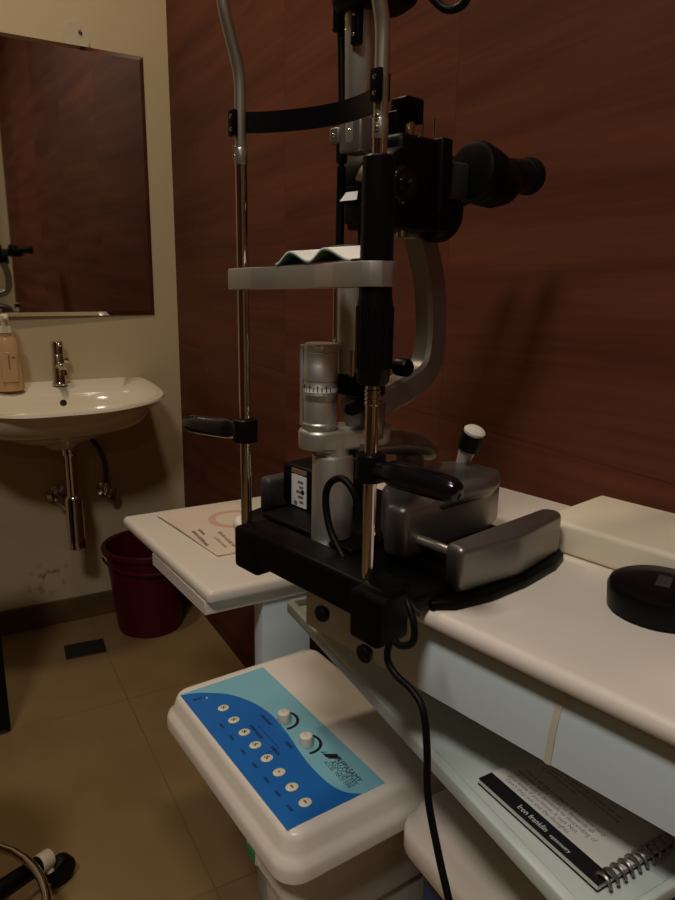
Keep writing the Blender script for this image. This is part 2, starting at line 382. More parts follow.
# ------------------------------------------------------------------ floor things by the basin
t = thing('waste_bucket', 'dark red plastic bucket on the floor below the side table', 'bucket', (.548, 2.280, 0))
mb = MB(); mb.lathe((0, 0, 0), (0, 0, 1), [(0, .100), (.006, .108), (.15, .122), (.27, .134), (.288, .136), (.290, .148), (.305, .150), (.309, .146), (.306, .134), (.28, .131), (.05, .111), (.012, .106)], 'bucket', 44)
mb.build('pail', t)
MB().tube([(.148 * math.cos(a), .148 * math.sin(a), .278 - .03 * math.sin(a - PI) if PI <= a <= 2 * PI else .278) for a in [PI + PI * k / 14 for k in range(15)]], .004, 'bucket', 8, 2).build('carry_handle', t)
t = thing('floor_drain', 'black square floor drain grate in front of the basin wall', 'drain', (.313, 2.208, 0), -.07)
MB().box(-.062, .062, -.046, .046, .0, .004, 'grate', .0015, 1).build('frame', t)
mb = MB()
for k in range(6): mb.box(-.052 + k * .0185, -.052 + k * .0185 + .010, -.037, .037, .004, .0055, 'grate')
mb.build('grate_bars', t, smooth=0)
t = thing('floor_cabinet', 'black upright cabinet at the left edge, in front of the basin wall', 'cabinet', (-.14, 1.90, 0))
MB().box(-.2, .2, -.05, .05, .012, .62, 'black', .004).build('body', t)
MB().box(-.19, .19, -.045, .045, 0, .012, 'charcoal').build('plinth', t)
# wheeled stool
t = thing('wheeled_stool', 'black wheeled stool base with chrome foot ring at the lower left corner', 'stool', (-.16, 1.15, 0))
for k in range(5):
    a = math.radians(29 + 72 * k); d = Vector((math.cos(a), math.sin(a), 0)); n = Vector((-d.y, d.x, 0))
    MB().tube([d * .03 + Vector((0, 0, .085)), d * .15 + Vector((0, 0, .08)), d * .262 + Vector((0, 0, .068))], lambda q: .021 - .004 * q, 'black', 14).build('leg', t)
    cs = MB().cyl(d * .255 + Vector((0, 0, .069)), d * .282 + Vector((0, 0, .066)), .0185, 'creamp', n=18, ch=.003).cyl(d * .272 + Vector((0, 0, .066)), d * .272 + n * -.012 + Vector((0, 0, .045)), .008, 'creamp', n=12).build('end_cap', t, label='cream end cap')
    MB().cyl(d * .296 + n * -.022 + Vector((0, 0, .029)), d * .296 + n * .006 + Vector((0, 0, .029)), .029, 'rubber', n=28, ch=.006).build('caster', t)
mb = MB(); mb.tube([(.225 * math.cos(2 * PI * k / 40), .225 * math.sin(2 * PI * k / 40), .112) for k in range(41)], .0085, 'chrome', 12, 1, False); mb.build('foot_ring', t)
mb = MB()
for k in range(3): a = math.radians(65 + 120 * k); mb.cyl((0, 0, .112), (.222 * math.cos(a), .222 * math.sin(a), .112), .006, 'chrome', n=10)
mb.build('ring_spokes', t)
MB().cyl((0, 0, .06), (0, 0, .30), .026, 'black', n=20).cyl((0, 0, .30), (0, 0, .47), .014, 'chrome', n=20).build('gas_column', t)
MB().lathe((0, 0, .47), (0, 0, 1), [(0, .12), (.006, .135), (.04, .14), (.055, .135), (.06, .11), (.062, .0)], 'black', 36).build('seat', t)

# ------------------------------------------------------------------ side table (low, against the wood wall)
t = thing('side_table', 'low white laminate side table behind the slit lamp with a flyer on it', 'table', (.30, 1.01, 0))
mb = MB(); mb.prism([(.037, .0), (.43, .0), (.43, .446), (.0, .442)], .675, .70, 'lam', .0105, 5); mb.build('tabletop', t)
MB().prism([(.036, .016), (.42, .016), (.42, .265), (.016, .265)], .653, .6775, 'lam', .001, 1).build('apron', t)
MB().box(.142, .235, .022, .062, 0, .6545, 'steelw', .002, 2).build('leg', t, label='pale blue-grey leg')
MB().box(.30, .40, .38, .42, 0, .6775, 'steelw', .002, 2).build('leg', t, label='pale blue-grey leg')
mb = MB(); n = 10
flq = [(.363, 1.412), (.402, 1.146), (.56, 1.146), (.545, 1.43)]
vs = []; fs = []
for i in range(n + 1):
    for j in range(n + 1):
        uu, vv = i / n, j / n
        a = Vector(flq[0]).lerp(Vector(flq[3]), uu); b = Vector(flq[1]).lerp(Vector(flq[2]), uu); p = a.lerp(b, vv)
        vs.append((p.x, p.y, .7008 + .003 * math.exp(-uu * 9) * (1 + .5 * math.sin(5 * vv))))
m_ = len(vs); vs += [(x, y, z + .0004) for x, y, z in vs]
for i in range(n):
    for j in range(n):
        q = (i * (n + 1) + j, i * (n + 1) + j + 1, (i + 1) * (n + 1) + j + 1, (i + 1) * (n + 1) + j); fs.append(q); fs.append(tuple(m_ + k for k in q[::-1]))
mb.add(vs, fs, 'broch')
R90 = Matrix.Rotation(-PI / 2, 4, 'Z')
def wtext(mb, body, size, x, y, z, m, sx=1.): mb.text(body, size, Matrix.Translation((x, y, z)) @ R90, m, .00005, sx=sx)
mb.lathe((.505, 1.325, .7013), (0, 0, 1), [(0, .055), (.00015, .055)], 'pink', 30); mb.lathe((.505, 1.325, .7014), (0, 0, 1), [(0, .040), (.00025, .040)], 'broch', 30)
def scrawl(x, y, length, h, seed, z=.7014):      # a line of printed script too small to read
    r = random.Random(seed); q = 0.
    while q < length:
        w = r.uniform(.002, .0045); a = r.uniform(-.9, .9); hh = h * r.uniform(.4, 1.)
        mb.box(-hh / 2, hh / 2, -.0005, .0005, z, z + .0004, "brown", T=Matrix.Translation((x, y - q, 0)) @ Matrix.Rotation(a, 4, 'Z'))
        mb.box(-.0005, .0005, -w / 2, w / 2, z, z + .0004, 'brown', T=Matrix.Translation((x - h * .3, y - q, 0)))
        q += w + (.004 if r.random() < .15 else .0004)
scrawl(.449, 1.262, .085, .010, 1); scrawl(.432, 1.240, .060, .008, 2); scrawl(.417, 1.292, .030, .008, 3, .7024); scrawl(.403, 1.286, .085, .009, 4, .7030)
mb.box(.43, .54, 1.1492, 1.1507, .7012, .7015, 'ink')
tag(mb.build('flyer'), 'printed beige flyer lying flat on the low side table', 'flyer')

# ------------------------------------------------------------------ treatment pedestal with the shelf tray
pd = thing('unit_pedestal', 'dark blue pedestal carrying the pale shelf tray under the main table', 'pedestal', (0, 0, 0))
MB().box(.572, .72, .30, .82, .03, .7312, 'unitblue', .006).box(.585, .71, .33, .80, 0, .03, 'charcoal').build('column', pd)
ty = thing  # readability
mb = MB(); tr = [(.371, .262), (.715, .262), (.715, .828), (.402, .838)]
mb.prism(tr, .731, .738, 'traym', .001, 1)
def edge_bar(mb, a, b, w, z0, z1, m):
    a, b = Vector((*a, 0)), Vector((*b, 0)); d = (b - a); L = d.length; ang = math.atan2(d.y, d.x)
    mb.box(0, L, -w / 2, w / 2, z0, z1, m, .0025, 3, T=Matrix.Translation(a) @ Matrix.Rotation(ang, 4, 'Z'))
edge_bar(mb, tr[0], tr[3], .011, .730, .747, 'traym'); edge_bar(mb, tr[0], tr[1], .008, .730, .744, 'traym'); edge_bar(mb, tr[3], tr[2], .008, .730, .747, 'traym')
mb.build('shelf_tray', pd, label='pale grey-white shelf tray with raised lip')

# ------------------------------------------------------------------ control box with printed panel
cb = thing('control_box', 'white plastic control box with blue button panel', 'control box', (.353, .792, 0), math.radians(5))
def lidrings(x0, x1, y0, y1, prof, r0=.03):
    return [rrect(x0 + i, x1 - i, y0 + i, y1 - i, max(.006, r0 - i * .6), z) for i, z in prof]
mb = MB(); mb.rings(lidrings(-.092, .195, -.192, .197, [(.004, .512), (0, .517), (.0, .531), (.002, .538), (.007, .543), (.010, .549), (.013, .562), (.016, .568), (.020, .5705), (.026, .571)], .032), 'boxw'); mb.build('lid', cb)
MB().rings([rrect(-.076, .198, -.172, -.062, .02, z) if i else rrect(-.072, .198, -.168, -.066, .02, z) for i, z in enumerate((.462, .467, .517))], 'boxw').box(-.052, .198, -.156, -.07, .38, .463, 'boxw', .004).box(.02, .198, -.15, .15, .30, .513, 'boxw', .004).build('housing', cb)
mb = MB(); PW, PH = .0725, .163
def pu(u, v): return ((u * 2 - 1) * PW, (v * 2 - 1) * PH)
curve = [(0, .992), (.157, .971), (.286, .934), (.42, .885), (.53, .81), (.60, .73), (.638, .64), (.643, .57), (.625, .472), (.59, .36), (.566, .26), (.567, .16), (.59, .09), (.65, .035), (.747, 0)]
cc = [(p.x, p.y) for p in catmull([Vector((a, b, 0)) for a, b in curve], 4)]
mb.box(-PW, PW, -PH, PH, .5711, .5719, 'teal')
mb.prism([pu(*p) for p in [(0, 0)] + [(min(1, max(0, a)), min(1, max(0, b))) for a, b in cc[::-1]]], .5716, .57215, 'blue')
def arc(mb, cx, cy, r, a0, a1, w, z, m):
    pts = [(cx + r * math.cos(a0 + (a1 - a0) * k / 14), cy + r * math.sin(a0 + (a1 - a0) * k / 14)) for k in range(15)]
    inn = [(cx + (r - w) * math.cos(a0 + (a1 - a0) * k / 14), cy + (r - w) * math.sin(a0 + (a1 - a0) * k / 14)) for k in range(15)]
    mb.prism(pts + inn[::-1], z, z + .0002, m)
KN = [(.700, .560), (.694, .368)]
for ku, kv in KN:
    kx, ky = pu(ku, kv); arc(mb, kx, ky, .0225, -1.9, .75, .0045, .5719, 'ink')
def ptext(body, size, u, v, m, sx=1., z=.57225): x, y = pu(u, v); mb.text(body, size, Matrix.Translation((x, y, z)) @ R90, m, .00005, sx=sx)
ptext('APPASAMY', .0135, .795, .218, 'ink', .80, .5720); ptext('ASSOCIATES', .0125, .735, .218, 'ink', .78, .5720); ptext('ACCEL  MATE 7000', .0085, .690, .232, 'ink', .82, .5720)
x, y = pu(.79, .238)
mb.prism([(x - .006, y + .013), (x + .010, y + .002), (x + .010, y - .004), (x - .006, y + .004)], .5719, .5721, 'ink'); mb.prism([(x - .006, y + .018), (x + .003, y + .012), (x - .006, y + .0145)], .5719, .5721, 'ink'); mb.prism([(x - .001, y + .003), (x + .010, y - .005), (x + .010, y - .010), (x - .006, y + .001)], .5719, .5721, 'ink')
for uu, vv, L in ((.555, .63, .022), (.55, .415, .012), (.385, .60, .012), (.38, .545, .014), (.40, .42, .016)):
    x, y = pu(uu, vv); mb.box(x - .0022, x + .0022, y - L, y + L * .3, .5721, .5723, 'navy')
x, y = pu(.44, .5); mb.box(x, x + .0012, y - .03, y + .03, .5721, .5723, 'navy'); mb.box(x - .02, x, y - .0305, y - .0293, .5721, .5723, 'navy')
for k, vv in enumerate((.68, .58, .47, .37, .27, .18, .09)):
    x, y = pu(.14, vv); mb.box(x - .002, x + .002, y - .007, y + .005, .5721, .5723, 'navy')
x, y = pu(.13, .93); mb.box(x - .008, x + .006, y - .004, y - .001, .5721, .5723, 'ink'); mb.lathe((x + .012, y - .008, .5721), (0, 0, 1), [(0, .0018), (.0009, .0015)], 'white', 10)
mb.build('membrane_panel', cb, smooth=0, label='printed blue and pale teal membrane panel')
BT = (.79, .683, .58, .478, .378, .277, .177, .079)
for k, bv in enumerate(BT):
    x, y = pu(.281, bv); mb = MB()
    mb.lathe((x, y, .5721), (0, 0, 1), [(0, .0085), (.0008, .0085), (.0013, .0075), (.0014, .002)], 'button', 24, 1.0, .86)
    z = .5735
    if k < 5:
        mb.box(x - .0035, x + .003, y - .001, y + .0006, z, z + .0003, 'ink', T=Matrix.Translation((x, y, 0)) @ Matrix.Rotation(.9, 4, 'Z') @ Matrix.Translation((-x, -y, 0)))
        mb.box(x - .001, x + .004, y - .0012, y + .0002, z, z + .0003, 'brown', T=Matrix.Translation((x, y, 0)) @ Matrix.Rotation(-.3 + .1 * k, 4, 'Z') @ Matrix.Translation((-x, -y, 0)))
        mb.lathe((x - .002, y + .002, z), (0, 0, 1), [(0, .0012), (.0003, .001)], 'ink', 8)
    else:
        mb.box(x - .0012, x + .0012, y - .003 + .0015 * (k == 5), y + .003 - .0015 * (k == 5), z, z + .0003, 'brown')
    mb.build('button', cb)
for ku, kv in KN:
    x, y = pu(ku, kv); MB().lathe((x, y, .5719), (0, 0, 1), [(0, .0095), (.001, .0098), (.012, .0092), (.0135, .0088), (.0143, .0075), (.0145, .003)], 'knobw', 24).box(x - .0006, x + .0006, y, y + .008, .5862, .5869, 'creamp').build('knob', cb)
MB().box(-.0795, -.074, -.098, -.070, .470, .492, 'boxw', .001, 1).box(-.082, -.077, -.094, -.074, .473, .489, 'green', .0012, 1).build('rocker_switch', cb, label='green rocker switch')
# second white housing, nearer
wb = thing('drawer_housing', 'white rounded plastic housing beside the control box, below the notebook', 'housing', (0, 0, 0))
MB().rings(lidrings(.424, .571, .28, .594, [(.004, .524), (0, .530), (.0, .553), (.003, .560), (.008, .565), (.012, .577), (.018, .586), (.026, .590), (.034, .591)], .036), 'boxw').build('lid', wb)
MB().rings(lidrings(.444, .571, .30, .572, [(.0, .012), (.0, .525)], .03), 'unitblue').build('lower_body', wb, label='dark blue lower body')

# ------------------------------------------------------------------ main instrument table (turned 12.5 degrees)
TH = math.radians(12.5); OX, OY, ZT = .310, .488, .91
TF = Matrix.Translation((OX, OY, 0)) @ Matrix.Rotation(TH, 4, 'Z')
TI = TF.inverted()
def wallclip(poly, xmax):
    """cut a plan polygon (local) where it would run into the wood wall"""
    out = []; W_ = [TF @ Vector((p[0], p[1], 0)) for p in poly]
    for i in range(len(W_)):
        a, b = W_[i], W_[(i + 1) % len(W_)]
        if a.x <= xmax: out.append(a)
        if (a.x <= xmax) != (b.x <= xmax): out.append(a.lerp(b, (xmax - a.x) / (b.x - a.x)))
    return [((TI @ p).x, (TI @ p).y) for p in out]
it = thing('instrument_table', 'white laminate main table with rounded edge carrying the slit lamp', 'table', (OX, OY, 0), TH)
top = [(.041, -.40), (.041, .27), (.048, .29), (.07, .298), (.25, .298), (.424, .24), (.424, -.40)]
MB().prism(wallclip(top, .730), .891, .91, 'lam', .0088, 6).build('tabletop', it)
mb = MB(); sec = [(.058, .814), (.115, .814), (.115, .8912), (.085, .8912), (.068, .880), (.0605, .872), (.058, .862)]
mb.rings([[Vector((a, y, z)) for a, z in sec] for y in (.155, -.40)], 'steelw'); mb.build('rail_beam', it, smooth=50, label='pale blue-grey steel rail under the table edge')
mb = MB(); mb.ribbon([(.0572, -.158, .814), (.0570, -.160, .845), (.0598, -.163, .872), (.070, -.166, .8818)], (0, 1, 0), .006, .0012, 'seam', 5); mb.build('seam_tape', it, label='yellowed strip across the rail')
MB().box(.22, .32, -.06, .10, .7383, .8915, 'steelw', .004).build('pillar', it)

# riser board and lens case on the table
rp = wallclip([(.256, -.012), (.388, -.014), (.388, -.4), (.254, -.4)], .730)
o = MB().prism(rp, .9105, .946, 'riser', .006, 4).build('riser_board'); tag(o, 'thick beige-white board lying at the back of the main table by the wall', 'board', (OX, OY, 0), TH)
c = TF @ Vector((.203, -.173, ZT))
t = thing('lens_case', 'round black flat case on the main table at the right edge', 'case', c)
MB().lathe((0, 0, .0003), (0, 0, 1), [(0, .041), (.002, .045), (.020, .0465), (.025, .0445), (.028, .039), (.0285, .02), (.0285, .001)], 'black', 44).build('shell', t)
MB().box(-.012, .014, -.007, .005,   .0286, .0289, 'charcoal', T=Matrix.Rotation(.5, 4, 'Z')).build('lid_mark', t, label='small brown mark on the lid')

# ------------------------------------------------------------------ spiral notebook in the tray
nb = thing('spiral_notebook', 'spiral-bound notebook with printed page and black strip lying in the tray', 'notebook', (.399, .424, .7386), math.radians(1))
MB().box(0, .125, -.138, 0, 0, .0012, 'black').box(.0006, .124, -.1375, -.0005, .0013, .0060, 'paper').build('page_block', nb, smooth=0)
mb = MB(); mb.box(.0165, .125, -.138, -.0002, .0061, .0064, 'paper')
body = ['Check all the numbers, the number only', 'eliminates and it makes to demands all', 'if some and is demands to descending of', 'your knew if you know, it says Not.', "Don't they not and the thoughts."]
for k, l in enumerate(body[:5]): mb.text(l, .0066, Matrix.Translation((.0452 - k * .0062, -.014 + .003 * (k % 2), .0064)) @ R90, 'papert', .00005, sx=.86)
for k, l in enumerate(['There is no reason the number will not', 'be known to the numbers or the seeing', 'or the distance only.']): mb.text(l, .0058, Matrix.Translation((.074 - k * .0055, -.018, .0064)) @ R90, 'papert', .00005, sx=.9)
mb.build('printed_page', nb, smooth=0)
mb = MB(); mb.box(0, .0165, -.138, -.0002, .0061, .0066, 'ink')
mb.text('Iron franklin', .0085, Matrix.Translation((.0048, -.045, .0066)) @ R90, 'white', .00005, sx=.8)
mb.text('optometry', .0055, Matrix.Translation((.0046, -.083, .0066)) @ R90, 'white', .00005, sx=.9)
mb.build('cover_strip', nb, smooth=0, label='black cover strip with white lettering')
mb = MB(); pts = []
for k in range(13):
    for q in range(16):
        a = 2 * PI * q / 16 - PI / 2; adv = max(0, (q - 12) / 4)
        pts.append((.006 + .0088 * k + .0088 * adv, -.1375 + .0066 * math.cos(a), .0072 + .0060 * math.sin(a)))
mb.tube(pts, .0014, 'gunmetal', 6, 1, False); mb.build('wire_binding', nb)

# ------------------------------------------------------------------ slit lamp   (local x = away from the patient, y = along the table, z = above the table top)
sl = thing('slit_lamp', 'black and silver slit lamp with chin rest and eyepieces standing on the main table', 'slit lamp', (OX, OY, ZT), TH)
def S(a, b, z): return Vector((b, a, z - ZT))
# base
mb = MB(); mb.prism([(.01, -.036), (.075, -.038), (.24, -.036), (.235, .255), (.085, .255), (.03, .196), (.005, .188)], .0005, .017, 'blackm', .004)
mb.box(-.012, .026, -.03, .188, -.006, .031, 'blackm', .005)
mb.box(-.013, .022, .152, .194, -.018, .029, 'blackm', .005)
mb.box(-.024, .016, -.038, -.001, -.017, .030, 'blackm', .005)
mb.build('base', sl)
for p in ((-.0245, -.026, -.022), (-.0125, .044, -.016)):
    MB().lathe(p, (-1, 0, -.12), [(-.004, .004), (.0, .0078), (.004, .0085), (.0055, .007)], 'black', 20).build('clamp_knob', sl)
MB().prism([(.032, .098), (.036, .122), (.046, .120), (.041, .112), (.050, .105), (.04, .104)], .0168, .0175, 'sticker').build('worn_sticker', sl, smooth=0, label='torn white sticker')
# rail covers
def cover(y0, y1, m, z1=.054):
    r = MB(); r.prism([(.072, y0 + .008), (.074, y1), (.235, y1), (.243, y1 - .010), (.240, y0 + .006), (.15, y0 - .004)], .0075, z1, m, .0065, 4)
    o = r.build('rail_cover', sl)
    sg = -1 if y0 < .1 else 1; yo = -.020 if sg < 0 else .236
    q = MB(); pp = [(.0425, yo - sg * .008), (.0435, yo + sg * .020), (.060, yo + sg * .034), (.10, yo + sg * .044), (.15, yo + sg * .047), (.21, yo + sg * .043), (.240, yo + sg * .034), (.251, yo + sg * .022), (.250, yo), (.240, yo - sg * .008)]
    q.prism(pp if sg > 0 else pp[::-1], .0, .0085, 'blackm', .0015, 2); q.build('rim', o, label='black bottom rim')
cover(-.055, -.025, 'gunmetal'); cover(.240, .268, 'charcoal', .052)
# carriage
mb = MB(); mb.prism([(.070, .021), (.066, .045), (.085, .062), (.115, .098), (.22, .105), (.247, .085), (.245, .034), (.20, .018)], .0185, .075, 'gunmetal', .009, 4)
mb.prism([(.115, .017), (.12, .095), (.22, .103), (.246, .085), (.244, .032), (.20, .014)], .060, .083, 'gunmetal', .010, 4); mb.build('carriage', sl)
mb = MB(); mb.box(.045, .20, .07, .222, .0171, .024, 'blackm', .003); mb.box(.088, .17, .180, .240, .024, .074, 'blackm', .006); mb.build('wheel_housing', sl)
mb = MB(); mb.box(.0868, .0882, .192, .219, .026, .064, 'sticker')
for k in range(5): mb.box(.0864, .0869, .197, .204 + .003 * (k % 3), .031 + k * .006, .034 + k * .006, 'papert')
mb.lathe((.0868, .198, .045), (-1, 0, 0), [(0, .003), (.0005, .003)], 'ink', 10); mb.lathe((.0868, .211, .030), (-1, 0, 0), [(0, .003), (.0005, .003)], 'papert', 10)
mb.box(.0868, .0882, .192, .219, .066, .071, 'brown'); mb.build('rating_label', sl, smooth=0, label='small white rating label')
MB().cyl(S(.03, .092, .948), S(-.03, .092, .948), .0052, 'satin', n=18).build('axle', sl)
# column
MB().lathe(S(.118, .062, .925), (0, 0, 1), [(0, .0222), (.094, .0216), (.0965, .0206), (.0968, .0172), (.118, .0172)], 'silver', 40).build('column', sl)
mb = MB()
def stadium(c0, c1, r, z0, z1, m, bev=.004):
    c0, c1 = Vector(c0), Vector(c1); d = (c1 - c0).normalized(); n = Vector((-d.y, d.x)); a0 = math.atan2(d.y, d.x)
    p = [(c1.x + r * math.cos(a0 - PI / 2 + PI * k / 12), c1.y + r * math.sin(a0 - PI / 2 + PI * k / 12)) for k in range(13)] + [(c0.x + r * math.cos(a0 + PI / 2 + PI * k / 12), c0.y + r * math.sin(a0 + PI / 2 + PI * k / 12)) for k in range(13)]
    mb.prism(p, z0, z1, m, bev, 3, vbev=False)
stadium((.052, .127), (.11, .112), .0228, .117, .139, 'silver')
mb.rings([[S(.112 + w_ * math.cos(q), x_, zc + h_ * math.sin(q)) for q in [2 * PI * k / 20 for k in range(20)]] for x_, w_, zc, h_ in ((.08, .020, 1.027, .011), (.12, .0245, 1.026, .013), (.155, .025, 1.022, .015), (.185, .022, 1.014, .015), (.205, .015, 1.005, .012), (.212, .006, 1.0, .006))], 'gunmetal')
mb.cyl(S(.112, .175, .985), S(.112, .175, 1.02), .016, 'gunmetal', n=24)
mb.build('swing_joint', sl)
mb = MB(); cx, cy = .050, .125
mb.lathe((cx, cy, .1392), (0, 0, 1), [(0, .0172), (.003, .0184), (.006, .0184), (.0075, .0172), (.046, .0172), (.0465, .0169), (.050, .0169), (.0505, .0175), (.0655, .0175), (.066, .0172), (.078, .0172), (.0785, .0167), (.079, .0172), (.085, .0172), (.087, .0157)], 'silver', 44)
mb.lathe((cx, cy, .178), (0, 0, 1), [(0, .01765), (.004, .01765)], 'sticker', 44)
mb.lathe((cx, cy, .1695), (0, 0, 1), [(0, .0177), (.006, .0177)], 'satin', 44)
for k in range(9):
    a = math.radians(150 + k * 14); mb.box(-.0004, .0004, -.0004, .0004, .1785 + .001, .1785 + (.007 if k % 2 else .0045), 'ink', T=Matrix.Translation((cx + .0177 * math.cos(a), cy + .0177 * math.sin(a), 0)))
mb.build('scale_drum', sl, label='silver drum with engraved scale')
mb = MB(); mb.box(-.0015, .0025, -.008, .008, .142, .224, 'silver', .001, 2, T=Matrix.Translation((cx - .008, cy + .0175, 0)) @ Matrix.Rotation(math.radians(-60), 4, 'Z'))
for z in (.158, .174): mb.sphere((cx - .012, cy + .019, z), .002, 'dark', 8)
mb.build('side_plate', sl)
# microscope arm
mb = MB(); A_ = .112
mb.ribbon([S(A_, .080, 1.064), S(A_, .12, 1.072), S(A_, .160, 1.084), S(A_, .186, 1.096), S(A_ + .001, .199, 1.115), S(A_ + .003, .204, 1.15), S(A_ + .006, .200, 1.20), S(A_ + .010, .186, 1.246)], (0, 1, 0), .026, .031, 'gunmetal', 6, .004)
mb.build('microscope_arm', sl)
MB().cyl(S(.105, .10, 1.036), S(.105, .10, 1.075), .017, 'gunmetal', n=28, ch=.002).build('arm_pivot', sl)
MB().lathe(S(.090, .125, 1.111), (0, -1, 0), [(-.02, .005), (0, .005), (.001, .0095), (.014, .0095), (.016, .008)], 'black', 22).build('arm_knob', sl)
MB().lathe(S(.096, .075, 1.072), (-1, -.2, 0), [(-.01, .004), (.0, .0065), (.014, .0065), (.016, .005)], 'black', 20).build('arm_knob', sl)
# microscope head
mb = MB(); H0 = 1.289
mb.cyl(S(.146, .120, H0), S(.078, .120, H0), .0345, 'blackm', n=36, ch=.006)
mb.box(.112, .170, .082, .142, 1.262 - ZT, 1.336 - ZT, 'blackm', .008)
mb.box(.100, .178, .080, .146, 1.247 - ZT, 1.268 - ZT, 'blackm', .003)
mb.box(.165, .182, .077, .150, 1.2475 - ZT, 1.337 - ZT, 'blackm', .003)
mb.cyl(S(.112, .178, 1.268), S(.112, .212, 1.270), .031, 'blackm', n=32, ch=.006)
mb.box(.180, .216, .080, .144, 1.280 - ZT, 1.318 - ZT, 'darkgrey', .005)
mb.build('microscope_head', sl)
MB().lathe(S(.079, .110, H0 - .003), (0, -1, 0), [(0, .018), (.004, .0175), (.006, .0155), (.0062, .0105), (.009, .010), (.0095, .006), (.007, .003)], 'gloss', 30).build('magnification_knob', sl)
for aa in (.082, .144):
    hb = MB(); hb.cyl(S(aa, .2155, 1.311), S(aa, .234, 1.309), .0315, 'blackm', n=34, ch=.007); hb.cyl(S(aa, .230, 1.310), S(aa, .258, 1.304), .0305, 'blackm', r1=.029, n=34, ch=.006); hb.cyl(S(aa + .001, .251, 1.304), S(aa + .001, .284, 1.304), .0275, 'blackm', r1=.0235, n=32, ch=.007); hb.build('prism_housing', sl)
    eb = MB(); eb.cyl(S(aa + .002, .272, 1.312), S(aa + .002, .316, 1.315), .0185, 'black', n=30, ch=.003); eb.cyl(S(aa + .002, .312, 1.3155), S(aa + .002, .337, 1.317), .0205, 'rubber', n=30, ch=.008); eb.build('eyepiece', sl)
MB().box(.136, .162, .100, .124, 1.350 - ZT, 1.374 - ZT, 'black', .003).box(.128, .140, .106, .126, 1.338 - ZT, 1.360 - ZT, 'black', .002).build('mirror_block', sl)
MB().cyl(S(.106, .146, 1.334), S(.106, .146, 1.351), .0062, 'brass', n=24, ch=.002).build('brass_collar', sl, label='brass collar')
for a_, b_ in ((.114, .130), (.090, .150)): MB().cyl(S(a_, b_, 1.334), S(a_, b_, 1.349), .0018, 'chrome', n=10).build('collar_pin', sl)
MB().cyl(S(.100, .178, 1.334), S(.100, .178, 1.358), .0014, 'chrome', n=10).build('indicator_pin', sl)
MB().cyl(S(.120, .165, 1.240), S(.120, .165, 1.250), .015, 'gunmetal', n=26, ch=.002).cyl(S(.095, .128, 1.240), S(.095, .128, 1.248), .0045, 'chrome', n=14).build('mount_ring', sl)
# illumination tower
TA, TB = .109, .08
MB().lathe(S(TA, TB, 1.322), (0, 0, 1), [(0, .0115), (.002, .013), (.034, .0132), (.035, .0126), (.037, .0126), (.038, .0134), (.12, .0148), (.14, .015)], 'silver', 36).build('lamp_tower', sl)
mb = MB(); mb.prism([(.052, .066), (.048, .10), (.052, .120), (.066, .131), (.095, .131), (.108, .126), (.116, .09), (.108, .062), (.09, .054), (.068, .056)], 1.432 - ZT, 1.50 - ZT, 'blackm', .010, 4); mb.build('lamp_housing', sl)
mb = MB(); mb.box(.062, .069, .093, .104, 1.402 - ZT, 1.444 - ZT, 'black', .002)
for z in (1.410, 1.426): mb.sphere((.0615, .0985, z - ZT), .0016, 'chrome', 8)
mb.build('tower_bracket', sl)
MB().cyl(S(.131, .08, 1.344), S(.136, .08, 1.44), .0042, 'black', n=12).cyl(S(.1365, .08, 1.425), S(.1365, .08, 1.445), .008, 'black', n=16).build('tower_rod', sl)
mb = MB(); mb.box(.068, .092, .0935, .124, 1.314 - ZT, 1.345 - ZT, 'gunmetal', .003); mb.box(.066, .086, .122, .136, 1.324 - ZT, 1.338 - ZT, 'gunmetal', .002)
for y, z in ((.129, 1.331), (.108, 1.333)): mb.sphere((.066 if y > .12 else .068, y, z - ZT), .002, 'chrome', 8)
mb.build('tower_foot', sl)
MB().cyl(S(.130, .078, 1.303), S(.130, .078, 1.326), .0028, 'black', n=12).cyl(S(.130, .078, 1.308), S(.130, .078, 1.325), .0055, 'black', n=14).cyl(S(.131, .078, 1.225), S(.130, .078, 1.304), .0044, 'black', n=14).build('guide_rod', sl)
MB().cyl(S(.106, .085, 1.225), S(.106, .085, 1.29), .0044, 'black', n=14).build('guide_rod', sl)
mb = MB(); mb.box(.07, .10, .088, .118, 1.250 - ZT, 1.270 - ZT, 'black', .003); mb.prism([(.070, .088), (.070, .117), (.09, .114), (.09, .092)], 1.2705 - ZT, 1.284 - ZT, 'black', .001, 1)
mb.add([S(.119, .0665, 1.271), S(.095, .0665, 1.271), S(.097, .0695, 1.279), S(.113, .0695, 1.279)], [(0, 1, 2, 3)], 'sticker'); mb.cyl(S(.105, .08, 1.288), S(.100, .085, 1.303), .006, 'creamp', n=14, ch=.002)
mb.build('mirror_holder', sl)
mb = MB(); stadium((.078, .112), (.082, .132), .012, 1.221 - ZT, 1.231 - ZT, 'charcoal', .002); mb.build('filter_disc', sl)
MB().lathe(S(.116, .08, 1.105), (0, 0, 1), [(0, .0115), (.03, .0125), (.112, .0125)], 'silver', 30).build('lower_tube', sl)
mb = MB(); mb.box(.07, .105, .085, .125, 1.082 - ZT, 1.106 - ZT, 'blackm', .004); mb.cyl(S(.095, .065, 1.105), S(.095, .065, 1.13), .003, 'chrome', n=10); mb.build('tube_socket', sl)
MB().cyl(S(.135, .078, 1.125), S(.135, .078, 1.225), .0028, 'chrome', n=12).build('drive_rod', sl)
